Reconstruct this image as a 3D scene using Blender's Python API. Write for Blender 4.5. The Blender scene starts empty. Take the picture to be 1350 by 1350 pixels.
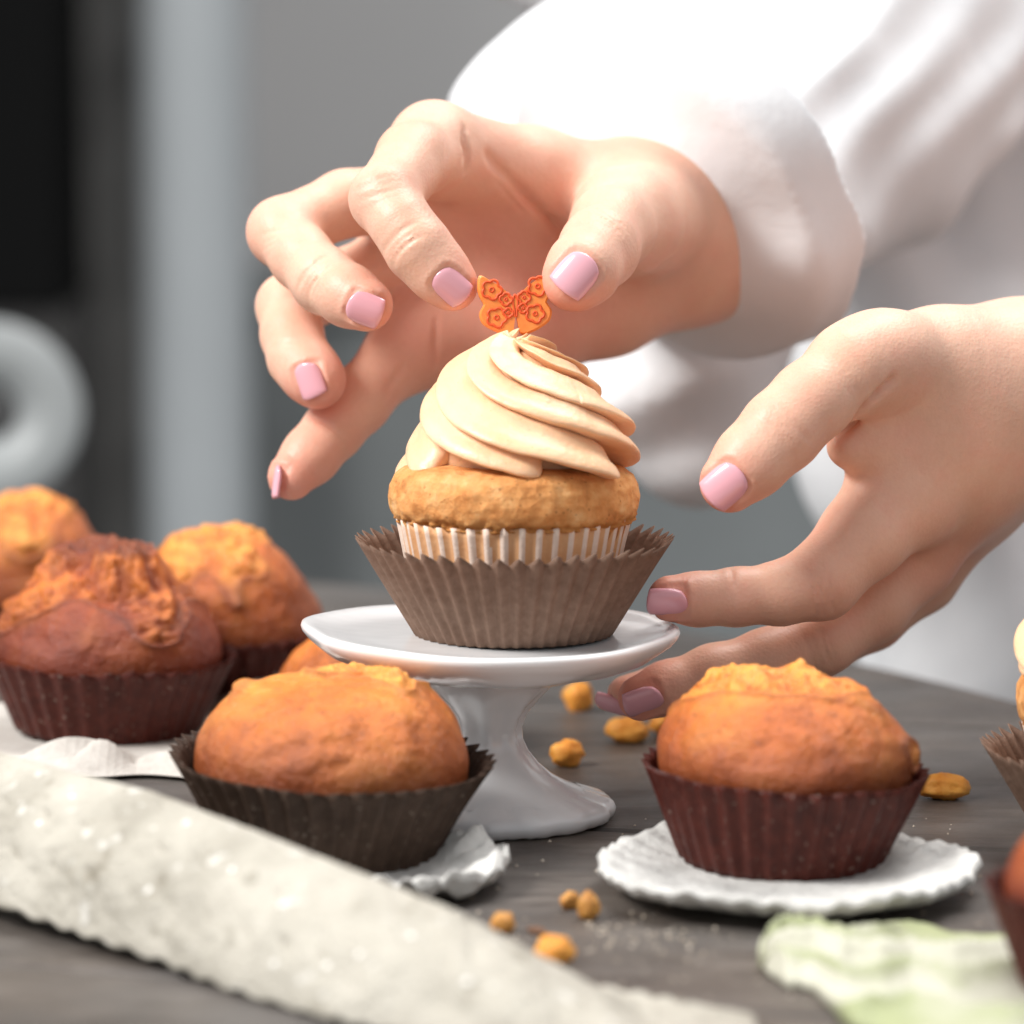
import bpy, bmesh, math, random
import numpy as np
from mathutils import Vector, Matrix, noise
R = math.radians
random.seed(7); np.random.seed(7)
scene = bpy.context.scene
COL = scene.collection

# ------------------------------------------------------------------ camera
PITCH = R(6.8); FPX = 4800.0
CAM = Vector((0, -.7865, .1612))
FW = Vector((0, math.cos(PITCH), -math.sin(PITCH)))
RT = Vector((1, 0, 0))
UP = Vector((0, math.sin(PITCH), math.cos(PITCH)))
cd = bpy.data.cameras.new('camera'); cam = bpy.data.objects.new('camera', cd); COL.objects.link(cam)
cam.location = CAM; cam.rotation_euler = (math.pi/2 - PITCH, 0, 0)
cd.sensor_width = 24; cd.sensor_height = 24; cd.lens = FPX/1350*24
cd.clip_start = .02; cd.clip_end = 60
cd.dof.use_dof = True; cd.dof.focus_distance = .795; cd.dof.aperture_fstop = 6.6
scene.camera = cam

# ------------------------------------------------------------------ light
w = bpy.data.worlds.new('World'); scene.world = w; w.use_nodes = True
bg = w.node_tree.nodes['Background']; bg.inputs['Color'].default_value = (.93, .96, 1, 1); bg.inputs['Strength'].default_value = .56
scene.view_settings.view_transform = 'Standard'; scene.view_settings.look = 'None'
scene.view_settings.exposure = .12; scene.view_settings.gamma = 1
def area(name, loc, target, size, power, color, sy=None):
    l = bpy.data.lights.new(name, 'AREA'); l.shape = 'RECTANGLE'; l.size = size; l.size_y = sy or size
    l.energy = power; l.color = color
    o = bpy.data.objects.new(name, l); COL.objects.link(o); o.location = loc
    o.rotation_euler = (Vector(target) - Vector(loc)).to_track_quat('-Z', 'Y').to_euler()
    return o
area('window_light', (-1.05, -.45, 1.15), (0, .05, .08), .55, 34, (1, .98, .955))
area('coat_fill', (.5, .55, 1.7), (.25, .35, .1), 1.0, 27, (1, .98, .96))  # unseen fill lamp, added to brighten the coat and the stand

# ------------------------------------------------------------------ helpers
def P(px, py, dz=0.0):
    """a point of the picture at depth 800 mm + dz mm"""
    d = .8 + dz/1000
    return CAM + d*(FW + RT*((px-675)/FPX) + UP*((675-py)/FPX))
def G(px, py, z=0.0):
    v = FW + RT*((px-675)/FPX) + UP*((675-py)/FPX)
    return CAM + v*((z-CAM.z)/v.z)
def PX(r, dz=0.0): return r*(.8+dz/1000)/FPX      # pixels -> metres at a depth
mm = .001

def link(name, me, mat, parent=None, smooth=True):
    o = bpy.data.objects.new(name, me); COL.objects.link(o)
    if mat is not None:
        me.materials.clear(); me.materials.append(mat)
    if smooth: me.polygons.foreach_set('use_smooth', [True]*len(me.polygons))
    if parent: o.parent = parent
    return o
def mesh(name, verts, faces):
    me = bpy.data.meshes.new(name); me.from_pydata([tuple(v) for v in verts], [], faces); me.update(); return me
def thing(name, label, cat, loc=(0, 0, 0), group=None, rz=0):
    o = bpy.data.objects.new(name, None); COL.objects.link(o); o.location = loc; o.rotation_euler = (0, 0, rz)
    o.empty_display_size = .01; o['label'] = label; o['category'] = cat
    if group: o['group'] = group
    return o
def tag(o, label, cat, group=None):
    o['label'] = label; o['category'] = cat
    if group: o['group'] = group
    return o
def grid(fn, nu, nv, wrap_u=True, cap0=False, cap1=False):
    """surface fn(i/nu, j/(nv-1)) -> point"""
    vs = []; fs = []
    nU = nu if wrap_u else nu+1
    for j in range(nv):
        for i in range(nU): vs.append(fn(i/nu, j/(nv-1)))
    for j in range(nv-1):
        for i in range(nu):
            a = j*nU+i; b = j*nU+(i+1) % nU
            fs.append((a, b, b+nU, a+nU))
    if cap0: vs.append(sum((Vector(v) for v in vs[:nU]), Vector())/nU); c = len(vs)-1; fs += [((i+1) % nU, i, c) for i in range(nu)]
    if cap1:
        s = (nv-1)*nU; vs.append(sum((Vector(v) for v in vs[s:s+nU]), Vector())/nU); c = len(vs)-1
        fs += [(s+i, s+(i+1) % nU, c) for i in range(nu)]
    return vs, fs
def merge(*parts):
    V = []; F = []
    for vs, fs in parts:
        k = len(V); V += list(vs); F += [tuple(a+k for a in f) for f in fs]
    return V, F
def box(lo, hi):
    x0, y0, z0 = lo; x1, y1, z1 = hi
    v = [(x0,y0,z0),(x1,y0,z0),(x1,y1,z0),(x0,y1,z0),(x0,y0,z1),(x1,y0,z1),(x1,y1,z1),(x0,y1,z1)]
    return v, [(0,3,2,1),(4,5,6,7),(0,1,5,4),(1,2,6,5),(2,3,7,6),(3,0,4,7)]
def bevel(o, wd, seg=2):
    m = o.modifiers.new('bevel', 'BEVEL'); m.width = wd; m.segments = seg; m.limit_method = 'ANGLE'; return m
def nz(x, y, z, s=1.0, off=0.0): return noise.noise(Vector((x*s+off, y*s+off*1.7, z*s-off)))
def sstep(a, b, x):
    t = np.clip((x-a)/(b-a), 0, 1); return t*t*(3-2*t)
def interp(x, pts): return float(np.interp(x, [p[0] for p in pts], [p[1] for p in pts]))

# ------------------------------------------------------------------ materials
class M:
    def __init__(s, name, color=(.8,.8,.8), rough=.5, sss=0, sssr=(1,.4,.2), sscale=.003, spec=.5, coat=0):
        s.m = bpy.data.materials.new(name); s.m.use_nodes = True; s.t = s.m.node_tree; s.n = s.t.nodes
        s.b = s.n['Principled BSDF']; s.b.inputs['Base Color'].default_value = (*color, 1)
        s.b.inputs['Roughness'].default_value = rough; s.b.inputs['Specular IOR Level'].default_value = spec
        if sss:
            s.b.inputs['Subsurface Weight'].default_value = sss
            s.b.inputs['Subsurface Radius'].default_value = sssr; s.b.inputs['Subsurface Scale'].default_value = sscale
        if coat: s.b.inputs['Coat Weight'].default_value = coat; s.b.inputs['Coat Roughness'].default_value = .06
        s.co = s.n.new('ShaderNodeTexCoord').outputs['Object']
    def map(s, scale, rot=(0,0,0), loc=(0,0,0)):
        m = s.n.new('ShaderNodeMapping'); m.inputs['Scale'].default_value = scale; m.inputs['Rotation'].default_value = rot
        m.inputs['Location'].default_value = loc
        s.t.links.new(s.co, m.inputs['Vector']); return m.outputs[0]
    def noise(s, scale, detail=4, rough=.55, vec=None, dist=0):
        n = s.n.new('ShaderNodeTexNoise'); n.inputs['Scale'].default_value = scale; n.inputs['Detail'].default_value = detail
        n.inputs['Roughness'].default_value = rough; n.inputs['Distortion'].default_value = dist
        s.t.links.new(vec or s.co, n.inputs['Vector']); return n.outputs['Fac']
    def voro(s, scale, vec=None, feat='F1'):
        n = s.n.new('ShaderNodeTexVoronoi'); n.inputs['Scale'].default_value = scale; n.feature = feat
        s.t.links.new(vec or s.co, n.inputs['Vector']); return n.outputs['Distance']
    def ramp(s, fac, stops, interp='LINEAR'):
        r = s.n.new('ShaderNodeValToRGB'); e = r.color_ramp.elements; r.color_ramp.interpolation = interp
        while len(e) < len(stops): e.new(.5)
        for el, (p, c) in zip(e, stops):
            el.position = p; el.color = (c, c, c, 1) if isinstance(c, (int, float)) else (*c, 1)
        s.t.links.new(fac, r.inputs[0]); return r.outputs[0]
    def mix(s, fac, a, b, mode='MIX'):
        m = s.n.new('ShaderNodeMix'); m.data_type = 'RGBA'; m.blend_type = mode
        for k, v in ((0, fac), (6, a), (7, b)):
            if hasattr(v, 'links'): s.t.links.new(v, m.inputs[k])
            elif k == 0: m.inputs[0].default_value = v
            else: m.inputs[k].default_value = (*v, 1)
        return m.outputs[2]
    def attr(s, name):
        a = s.n.new('ShaderNodeAttribute'); a.attribute_name = name; return a.outputs['Fac']
    def color(s, sock): s.t.links.new(sock, s.b.inputs['Base Color']); return s
    def rough(s, sock): s.t.links.new(sock, s.b.inputs['Roughness']); return s
    def bump(s, *layers):
        prev = None
        for h, strength, dist in layers:
            b = s.n.new('ShaderNodeBump'); b.inputs['Strength'].default_value = strength; b.inputs['Distance'].default_value = dist
            s.t.links.new(h, b.inputs['Height'])
            if prev: s.t.links.new(prev, b.inputs['Normal'])
            prev = b.outputs[0]
        s.t.links.new(prev, s.b.inputs['Normal']); return s

def skin_mat():
    k = M('skin', rough=.45, sss=.22, sssr=(1, .35, .2), sscale=.0022, spec=.38)
    base = k.ramp(k.noise(45, 4), [(.3, (.72, .42, .295)), (.7, (.82, .51, .375))])
    base = k.mix(k.ramp(k.noise(110, 5, .65), [(.45, 0), (.75, .38)]), base, (.78, .33, .25))
    red = k.mix(k.attr('blush_shade'), base, (.80, .25, .19))
    red = k.mix(k.ramp(k.noise(900, 3), [(.3, 0), (.9, .16)]), red, (.55, .25, .17))
    k.color(red)
    v = k.voro(1300); n2 = k.noise(260, 5)
    k.bump((n2, .25, .0006), (v, .16, .0003), (k.noise(1500, 3), .22, .0002))
    return k.m
SKIN = skin_mat()
NAIL = M('nail_polish', (.82, .41, .47), rough=.22, spec=.45, coat=.7).m
def white_ceramic():
    k = M('white_ceramic', (.90, .90, .90), rough=.2, coat=.45)
    k.bump((k.noise(60, 2), .25, .0012)); return k.m
CERAMIC = white_ceramic()
def frosting_mat():
    k = M('frosting', rough=.38, sss=.3, sssr=(1, .6, .3), sscale=.0015, spec=.45)
    c = k.ramp(k.noise(70, 3), [(.3, (.85, .515, .295)), (.7, (.91, .61, .39))])
    c = k.mix(k.ramp(k.voro(420), [(0, .6), (.07, .6), (.11, 0)]), c, (.66, .42, .22))
    k.color(c).bump((k.noise(700, 5), .3, .0005), (k.noise(160, 3), .3, .001)); return k.m
FROST = frosting_mat()
def cake_mat():
    k = M('cake_crumb', rough=.75, sss=.15, sssr=(1, .5, .2), sscale=.0015, spec=.25)
    n = k.noise(160, 8, .65)
    c = k.ramp(n, [(.28, (.45, .17, .05)), (.45, (.70, .30, .095)), (.58, (.78, .39, .145)), (.75, (.88, .56, .28))])
    c = k.mix(k.ramp(k.attr('crust'), [(.3, 0), (.7, .55)]), c, (.50, .20, .05))
    c = k.mix(k.ramp(k.voro(500), [(0, .8), (.12, .5), (.2, 0)]), c, (.34, .13, .04))
    k.color(c).bump((k.noise(520, 8, .7), .7, .0010), (k.voro(330), .5, .0012)); return k.m
CAKE = cake_mat()
def crust_mat(name, dark, mid, gold, wet=.33):
    k = M(name, rough=wet, sss=.12, sssr=(1, .4, .15), sscale=.0015, spec=.45)
    n = k.noise(75, 6, .6)
    c = k.ramp(k.noise(45, 7, .68), [(.36, tuple(.5*(a+b) for a, b in zip(mid, dark))), (.5, mid), (.64, tuple(.6*a+.4*b for a, b in zip(mid, gold)))])
    c = k.mix(k.ramp(k.voro(480), [(0, .7), (.12, .5), (.22, 0)]), c, dark)
    c = k.mix(k.ramp(k.noise(330, 5, .7), [(.5, 0), (.75, .4)]), c, dark)
    c = k.mix(k.ramp(k.attr('crack'), [(0, 0), (1, 1)]), c, k.ramp(k.noise(260, 6), [(.3, mid), (.55, gold)]))
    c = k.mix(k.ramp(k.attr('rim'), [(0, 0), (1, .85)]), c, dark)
    k.color(c).bump((k.noise(700, 6, .7), .5, .0010), (k.noise(150, 6, .65), .8, .0026)); return k.m
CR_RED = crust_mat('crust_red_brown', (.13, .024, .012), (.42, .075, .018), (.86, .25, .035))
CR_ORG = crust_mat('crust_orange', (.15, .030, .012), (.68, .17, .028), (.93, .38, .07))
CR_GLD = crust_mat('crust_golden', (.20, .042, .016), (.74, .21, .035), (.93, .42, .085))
def paper(name, a, b, rough=.7, fleck=0):
    k = M(name, rough=rough, spec=.16)
    c = k.ramp(k.noise(300, 6, .7), [(.3, a), (.7, b)])
    if fleck: c = k.mix(k.ramp(k.noise(900, 2), [(.66, 0), (.72, fleck)]), c, (.55, .45, .38))
    k.color(c).bump((k.noise(1200, 3), .35, .0003), (k.noise(140, 3), .3, .001)); return k.m
PAPER_BROWN = paper('brown_paper', (.155, .092, .064), (.245, .160, .118))
PAPER_DARK = paper('dark_paper', (.035, .021, .014), (.075, .047, .034), .55, .35)
PAPER_WINE = paper('wine_paper', (.040, .009, .007), (.095, .022, .015), .4, .3)
PAPER_WHITE = paper('white_pleat', (.82, .62, .50), (.88, .72, .61), .6)
PAPER_OIL = paper('buttered_pleat', (.70, .36, .17), (.78, .46, .25), .45)
PARCH = paper('parchment', (.46, .425, .385), (.58, .545, .50), .6)
def plaster_mat(name, a, b, s=120, bs=.6):
    k = M(name, rough=.7, spec=.3)
    k.color(k.ramp(k.noise(s, 6, .6), [(.3, a), (.7, b)])).bump((k.noise(s*3, 6, .7), bs, .0014), (k.noise(s*.6, 3), .5, .003)); return k.m
DISH = plaster_mat('rough_white_clay', (.50, .49, .465), (.70, .69, .66))
def lace_mat():
    k = M('lace_cloth', rough=.6, spec=.3)
    c = k.ramp(k.noise(45, 5), [(.3, (.33, .305, .255)), (.6, (.48, .45, .385))])
    c = k.mix(k.ramp(k.noise(210, 3), [(.64, 0), (.70, .7)]), c, (.66, .64, .59))
    c = k.mix(k.ramp(k.noise(120, 3, vec=k.map((1, 1, 1), loc=(.3, .2, 0))), [(.60, 0), (.70, .6)]), c, (.20, .175, .13))
    k.color(c).bump((k.noise(380, 5), .7, .0016), (k.noise(160, 5), .6, .002)); return k.m
CLOTH = lace_mat()
COAT = plaster_mat('white_cotton', (.76, .765, .775), (.80, .805, .815), 40, .2)
def leaf_mat():
    k = M('pale_leaf', rough=.65)
    c = k.ramp(k.attr('ridge'), [(.25, (.33, .36, .19)), (.6, (.52, .51, .41))])
    c = k.mix(k.ramp(k.noise(60, 4), [(.45, 0), (.65, .6)]), c, (.50, .48, .40))
    k.color(c).bump((k.noise(400, 5), .5, .001)); return k.m
def table_mat():
    k = M('weathered_wood', rough=.42, spec=.5)
    st = k.noise(26, 8, .68, vec=k.map((1, 2.2, 2)), dist=.4)
    c = k.ramp(st, [(.30, (.040, .029, .022)), (.5, (.092, .073, .059)), (.72, (.160, .135, .115))])
    c = k.mix(k.ramp(k.noise(11, 5), [(.40, 0), (.62, .6)]), c, (.105, .102, .100))
    c = k.mix(k.ramp(k.noise(35, 6, vec=k.map((1, 5, 1))), [(.60, 0), (.68, .7)]), c, (.035, .026, .02))
    c = k.mix(k.ramp(k.noise(700, 3), [(.7, 0), (.78, .4)]), c, (.34, .30, .26))
    k.color(c).rough(k.ramp(k.noise(30, 5), [(.3, .28), (.7, .55)]))
    k.bump((k.noise(60, 8, .7, vec=k.map((1, 9, 3))), .5, .0016), (k.noise(350, 4), .25, .0006)); return k.m
WOOD = table_mat()
def flat(name, c, rough=.6, var=.15, s=6):
    k = M(name, rough=rough)
    k.color(k.ramp(k.noise(s, 3), [(.3, tuple(x*(1-var) for x in c)), (.7, tuple(x*(1+var) for x in c))])); return k.m
def raisin_mat(name, a, b):
    k = M(name, rough=.55, spec=.3, sss=.2, sssr=(1, .5, .2), sscale=.002)
    k.color(k.ramp(k.noise(260, 4), [(.3, a), (.7, b)])).bump((k.noise(380, 4), .5, .001)); return k.m
RAISIN = raisin_mat('golden_raisin', (.72, .26, .035), (.92, .46, .10))
SEED = raisin_mat('amber_seed', (.40, .17, .04), (.70, .36, .09))

# ------------------------------------------------------------------ signed distance modelling
def capd(p, a, b, ra, rb):
    ba = b-a; pa = p-a
    h = np.clip((pa@ba)/max(float(ba@ba), 1e-12), 0, 1)
    q = pa-h[:, None]*ba
    return np.sqrt((q*q).sum(1))-(ra+(rb-ra)*h)
def smin(a, b, k):
    h = np.clip(.5+.5*(b-a)/k, 0, 1)
    return b*(1-h)+a*h-k*h*(1-h)
def surface_nets(F, o, h):
    S = F < 0; nx, ny, nz_ = F.shape
    c = np.zeros((nx-1, ny-1, nz_-1), np.int8)
    for dx in (0, 1):
        for dy in (0, 1):
            for dz in (0, 1): c += S[dx:nx-1+dx, dy:ny-1+dy, dz:nz_-1+dz]
    act = np.argwhere((c > 0) & (c < 8))
    idx = -np.ones(c.shape, np.int64); idx[tuple(act.T)] = np.arange(len(act))
    off = np.array([(i & 1, (i >> 1) & 1, (i >> 2) & 1) for i in range(8)])
    val = np.stack([F[act[:, 0]+o_[0], act[:, 1]+o_[1], act[:, 2]+o_[2]] for o_ in off], 1)
    acc = np.zeros((len(act), 3)); cnt = np.zeros(len(act))
    for i in range(8):
        for bit in (1, 2, 4):
            if i & bit: continue
            j = i | bit; a = val[:, i]; b = val[:, j]; m = (a < 0) != (b < 0)
            t = np.where(m, a/np.where(m, a-b, 1), 0)
            pt = off[i]+(off[j]-off[i])*t[:, None]
            acc += pt*m[:, None]; cnt += m
    V = (act+acc/cnt[:, None])*h+o
    quads = []
    for ax in range(3):
        sl0 = [slice(None)]*3; sl1 = [slice(None)]*3; sl0[ax] = slice(0, -1); sl1[ax] = slice(1, None)
        e = S[tuple(sl0)] != S[tuple(sl1)]
        p = np.argwhere(e); u, v = [(1, 2), (2, 0), (0, 1)][ax]
        lim = np.array(c.shape)
        ok = (p[:, u] > 0) & (p[:, v] > 0) & (p[:, u] < lim[u]) & (p[:, v] < lim[v]); p = p[ok]
        flip = S[p[:, 0], p[:, 1], p[:, 2]]
        def cell(du, dv):
            q = p.copy(); q[:, u] -= du; q[:, v] -= dv; return idx[q[:, 0], q[:, 1], q[:, 2]]
        q = np.stack([cell(1, 1), cell(0, 1), cell(0, 0), cell(1, 0)], 1)
        q[~flip] = q[~flip][:, ::-1]; quads.append(q)
    Q = np.concatenate(quads); Q = Q[(Q >= 0).all(1)]
    return V, Q
def sdf_mesh(name, fn, lo, hi, h, band, C=6):
    """fn(points Nx3)->distance; coarse pass first, fine values only near the surface"""
    lo = np.array(lo); hi = np.array(hi); H = h*C
    n = np.ceil((hi-lo)/H).astype(int)+1
    ax = [lo[i]+H*np.arange(n[i]) for i in range(3)]
    g = np.stack(np.meshgrid(*ax, indexing='ij'), -1).reshape(-1, 3)
    c = fn(g).reshape(n).astype(np.float32)
    near = np.abs(c) < band+H
    F = np.repeat(np.repeat(np.repeat(c, C, 0), C, 1), C, 2)
    mk = np.repeat(np.repeat(np.repeat(near, C, 0), C, 1), C, 2)
    s = C//2   # coarse sample sits at the middle of its block
    pi = np.argwhere(mk)
    for k in range(0, len(pi), 400000):
        q = pi[k:k+400000]; F[q[:, 0], q[:, 1], q[:, 2]] = fn(lo+h*(q-s))
    V, Q = surface_nets(F, lo-h*s, h)
    return V, Q
def np_mesh(name, V, Q):
    me = bpy.data.meshes.new(name); me.vertices.add(len(V)); me.vertices.foreach_set('co', V.astype(np.float32).ravel())
    me.loops.add(Q.size); me.loops.foreach_set('vertex_index', Q.astype(np.int32).ravel())
    me.polygons.add(len(Q)); me.polygons.foreach_set('loop_start', np.arange(0, Q.size, 4, dtype=np.int32))
    me.polygons.foreach_set('loop_total', np.full(len(Q), 4, np.int32)); me.update(calc_edges=True); me.validate(); return me
def relax(V, Q, it=2, f=.5):
    n = len(V)
    for _ in range(it):
        acc = np.zeros_like(V); cnt = np.zeros(n)
        for k in range(4):
            a = Q[:, k]; b = Q[:, (k+1) % 4]
            for d in range(3): acc[:, d] += np.bincount(a, V[b, d], n)+np.bincount(b, V[a, d], n)
            cnt += np.bincount(a, minlength=n)+np.bincount(b, minlength=n)
        V = V+(acc/np.maximum(cnt, 1)[:, None]-V)*f
    return V
def attr(me, name, vals):
    a = me.attributes.new(name, 'FLOAT', 'POINT'); a.data.foreach_set('value', np.asarray(vals, np.float32))

# ------------------------------------------------------------------ setting
fl = link('floor', mesh('floor', *box((-4, -3, -.80), (5, 4.2, -.76))), flat('floor_tile', (.16, .16, .16)), smooth=False); fl['kind'] = 'structure'
wl = link('wall', mesh('wall', *box((-4, 3.4, -.76), (5, 3.55, 2.8))), flat('grey_wall', (.78, .755, .735), .8, .06, 1.2), smooth=False); wl['kind'] = 'structure'

# table: round top of boards
TC = Vector((-.37, -.0865)); TR = .553
tb = thing('round_table', 'dark weathered round wooden table top everything stands on', 'table', (TC.x, TC.y, -.76))
ang = R(-14); du = Vector((math.cos(ang), math.sin(ang))); dv = Vector((-du.y, du.x))
seam0 = (Vector((.012, -.012))-TC).dot(dv)
def board(v0, v1):
    v0 = max(v0, -TR+.001); v1 = min(v1, TR-.001)
    g = .0009; v0 += g; v1 -= g; n = 14; top = []; bot = []
    L = []; Rr = []
    for i in range(n+1):
        v = v0+(v1-v0)*i/n; h = math.sqrt(max(TR*TR-v*v, 1e-6)); L.append((-h, v)); Rr.append((h, v))
    loop = L+Rr[::-1]; vs = []
    def w(u, v, z): q = du*u+dv*v; return (q.x, q.y, z+.76)
    e = .0012; cx = 0; cy = .5*(v0+v1)
    def inset(u, v): return (u*(1-e/TR), cy+(v-cy)*(1-2*e/(v1-v0)))
    for u, v in loop: vs.append(w(*inset(u, v), 0))
    for u, v in loop: vs.append(w(u, v, -e))
    for u, v in loop: vs.append(w(u, v, -.028))
    m = len(loop); fs = [tuple(range(m))[::-1], tuple(range(2*m, 3*m))]
    for k in (0, m):
        for i in range(m): fs.append((k+i, k+(i+1) % m, k+m+(i+1) % m, k+m+i))
    return vs, fs
v = seam0
while v > -TR: v -= .145
while v < TR:
    if min(v+.145, TR)-max(v, -TR) > .02:
        o = link('plank', mesh('plank', *board(v, v+.145)), WOOD, tb, smooth=False)
    v += .145
def lathe(prof, n=48, cap0=False, cap1=False, mod=None):
    def f(u, v):
        x = v*(len(prof)-1); i = min(int(x), len(prof)-2); t = x-i
        r = prof[i][0]*(1-t)+prof[i+1][0]*t; z = prof[i][1]*(1-t)+prof[i+1][1]*t; a = u*2*math.pi
        if mod: r, z = mod(a, r, z, v)
        return Vector((r*math.cos(a), r*math.sin(a), z))
    return grid(f, n, len(prof), True, cap0, cap1)
link('pedestal', mesh('pedestal', *lathe([(.22,0),(.22,.03),(.06,.06),(.045,.3),(.05,.6),(.12,.7),(.2,.731)], 40, True, True)), WOOD, tb)

# background furniture
DKm = M('matt_black', (.008, .008, .008), rough=.9, spec=.05); DK = DKm.m
def bx(px, d): return P(px, 675, d).x
bc = thing('dark_cabinet', 'black cabinet out of focus at the far left of the kitchen', 'cabinet', (bx(-140, 2300), 2.3, -.76))
xw = bx(92, 2300)-bc.location.x
link('carcass', mesh('carcass', *box((-.35, 0, .02), (xw, .5, P(0, 400, 2300).z+.755))), DK, bc, smooth=False)
link('upper_door', mesh('upper_door', *box((-.34, -.02, P(0, 400, 2300).z+.76), (xw-.006, .5, 2.6))), DK, bc, smooth=False)
st = thing('steel_pillar', 'pale grey steel pillar with soft highlight behind the muffins', 'pillar', (bx(262, 2350), 2.35, -.76))
link('shaft', mesh('shaft', *lathe([(.046, 0), (.046, 1.2), (.046, 3.4)], 40)), flat('brushed_steel', (.43, .455, .465), .5, .05), st)
zt = P(0, 400, 2300).z+.76
for o_ in bc.children:
    if o_.name.startswith('carcass'): o_.data.materials[0] = flat('charcoal_enamel', (.055, .052, .05), .7, .4, 5)
db = thing('grey_cupboard', 'dark grey tall cupboard between the black cabinet and pale pillar', 'cupboard', (bx(140, 2500), 2.5, -.76))
link('door_panel', mesh('door_panel', *box((-.085, 0, 0), (.085, .4, 3.2))), flat('grey_lacquer', (.26, .25, .235), .6, .45, 7), db, smooth=False)
lc = thing('low_cupboard', 'low slate grey cupboard along the wall behind the cake stand', 'cupboard', (.55, 2.6, -.76))
GC = flat('slate_paint', (.22, .235, .235), .6, .2, 3)
link('carcass', mesh('carcass', *box((-1.3, 0, 0), (1.2, .45, .70))), GC, lc, smooth=False)
link('worktop', mesh('worktop', *box((-1.32, -.02, .703), (1.22, .45, .73))), GC, lc, smooth=False)
rp = thing('round_dish', 'round pale grey dish with a dark centre, blurred at the left edge', 'dish', P(-14, 545, 850))
o = link('rim', mesh('rim', *lathe([(.013,0),(.018,-.003),(.030,-.004),(.040,-.003),(.0425,.001),(.040,.003),(.030,.004),(.013,.004),(.013,0)], 48)), flat('pale_enamel', (.29, .305, .305), .4), rp)
o.rotation_euler = (R(80), 0, R(8))
o = link('centre', mesh('centre', *lathe([(.0128,.002),(.008,.004),(.0005,.004)], 32, False, True)), flat('pan_black', (.05, .05, .05), .4), rp); o.rotation_euler = (R(80), 0, R(8))
o = link('support', mesh('support', *lathe([(.010,-.043),(.009,-.09),(.012,-.30),(.04,-.305),(.04,-.31)], 24, True, True)), DK, rp)
sh = thing('side_counter', 'dark side counter holding the round grey dish at far left', 'counter', (rp.location.x, rp.location.y, -.76))
hz_ = rp.location.z+.76-.31
link('slab', mesh('slab', *box((-.3, -.16, hz_-.03), (.08, .16, hz_))), DK, sh, smooth=False)
link('base', mesh('base', *box((-.29, -.15, 0), (.07, .15, hz_-.032))), DK, sh, smooth=False)

# ------------------------------------------------------------------ cake stand
SX = PX(645-675)
cs = thing('cake_stand', 'small white glazed pedestal stand under the frosted cupcake', 'cake stand', (SX, 0, 0))
def wob(a, r, z, v): return r*(1+.012*math.cos(8*a+.6)+.006*math.sin(3*a)), z+.0006*math.sin(2*a+1)
H = .0405
link('plate', mesh('plate', *lathe([(0.0005,H),(.012,H),(.028,H),(.034,H+.0002),(.0378,H+.0011),(.0400,H+.0018),(.0408,H+.0016),(.0411,H+.0008),(.0408,H-.0001),(.0396,H-.0016),(.036,H-.0036),(.030,H-.0060),(.022,H-.0082),(.0145,H-.0090),(.0005,H-.0090)], 128, mod=lambda a,r,z,v: (r*(1+(.011*math.cos(8*a+.9)+.005*math.cos(3*a))*sstep(.028,.04,r)), z+(.0007*math.sin(2*a+1.2)-.0009*abs(math.sin(8*a*.5+.45))*(z<H-.002))*float(sstep(.02,.036,r))-r*math.cos(a)*.014))), CERAMIC, cs)
def ped(a, r, z, v): 
    k = 1+.05*math.cos(8*a)*float(sstep(.006,.018,z))*float(1-sstep(.024,.034,z)); return r*k, z
link('stem', mesh('stem', *lathe([(.0140,H-.0088),(.0138,H-.0100),(.0128,H-.012),(.0098,H-.0150),(.0078,H-.0178),(.0069,H-.0205),(.0071,.0175),(.0082,.0150),(.0104,.0122),(.0136,.0095),(.0176,.0072),(.0215,.0056)], 96, mod=ped)), CERAMIC, cs)
link('foot', mesh('foot', *lathe([(.0205,.0060),(.0240,.0048),(.0258,.0043),(.0270,.0036),(.0276,.0022),(.0272,.0007),(.0262,.0001),(.0005,.0001)], 128, mod=lambda a,r,z,v:(r*(1+.01*math.cos(16*a))+.0002*nz(math.cos(a)*9,math.sin(a)*9,0),z+.0003*nz(math.cos(a)*14,math.sin(a)*14,3)))), CERAMIC, cs)

# ------------------------------------------------------------------ liners / cupcake
def liner(rb, rt, h, n, amp, seed=0, th=.00022, flare=1.0, jag=.0006, squash=None):
    """fluted paper cup, with real thickness and base"""
    NV = 14; K = 8
    def surf(side):
        def f(u, v):
            a = u*2*math.pi; z = h*v
            r = rb+(rt-rb)*(v**flare)
            ph = a*n+.5*math.sin(3*a+seed)+.35*nz(math.cos(a)*3, math.sin(a)*3, v*1.2, 1, seed)
            tri = 2*abs((ph/(2*math.pi)) % 1*2-1)-1
            tri = .75*tri+.25*math.sin(ph+math.pi/2)
            A = amp*(.35+.65*v)
            r += A*tri+side*th+.0008*v*nz(math.cos(a)*1.6, math.sin(a)*1.6, v*.8, 1, seed+4)
            z += jag*v*tri*1.0+.0009*v*v*nz(math.cos(a)*2, math.sin(a)*2, 0, 1, seed+9)
            p = Vector((r*math.cos(a), r*math.sin(a), z))
            if squash: p = squash(p, a, v)
            return p
        return f
    so = grid(surf(.5), n*K, NV, True, True)
    si = grid(surf(-.5), n*K, NV, True, True); si = (si[0], [f[::-1] for f in si[1]])
    V, F = merge(so, si); N = n*K; a0 = (NV-1)*N; b0 = len(so[0])+a0
    F += [(a0+i, a0+(i+1) % N, b0+(i+1) % N, b0+i) for i in range(N)]
    F = [f[::-1] for f in F] if False else F
    return V, F
def finish_normals(me):
    bm = bmesh.new(); bm.from_mesh(me); bmesh.ops.recalc_face_normals(bm, faces=bm.faces); bm.to_mesh(me); bm.free(); return me

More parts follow.
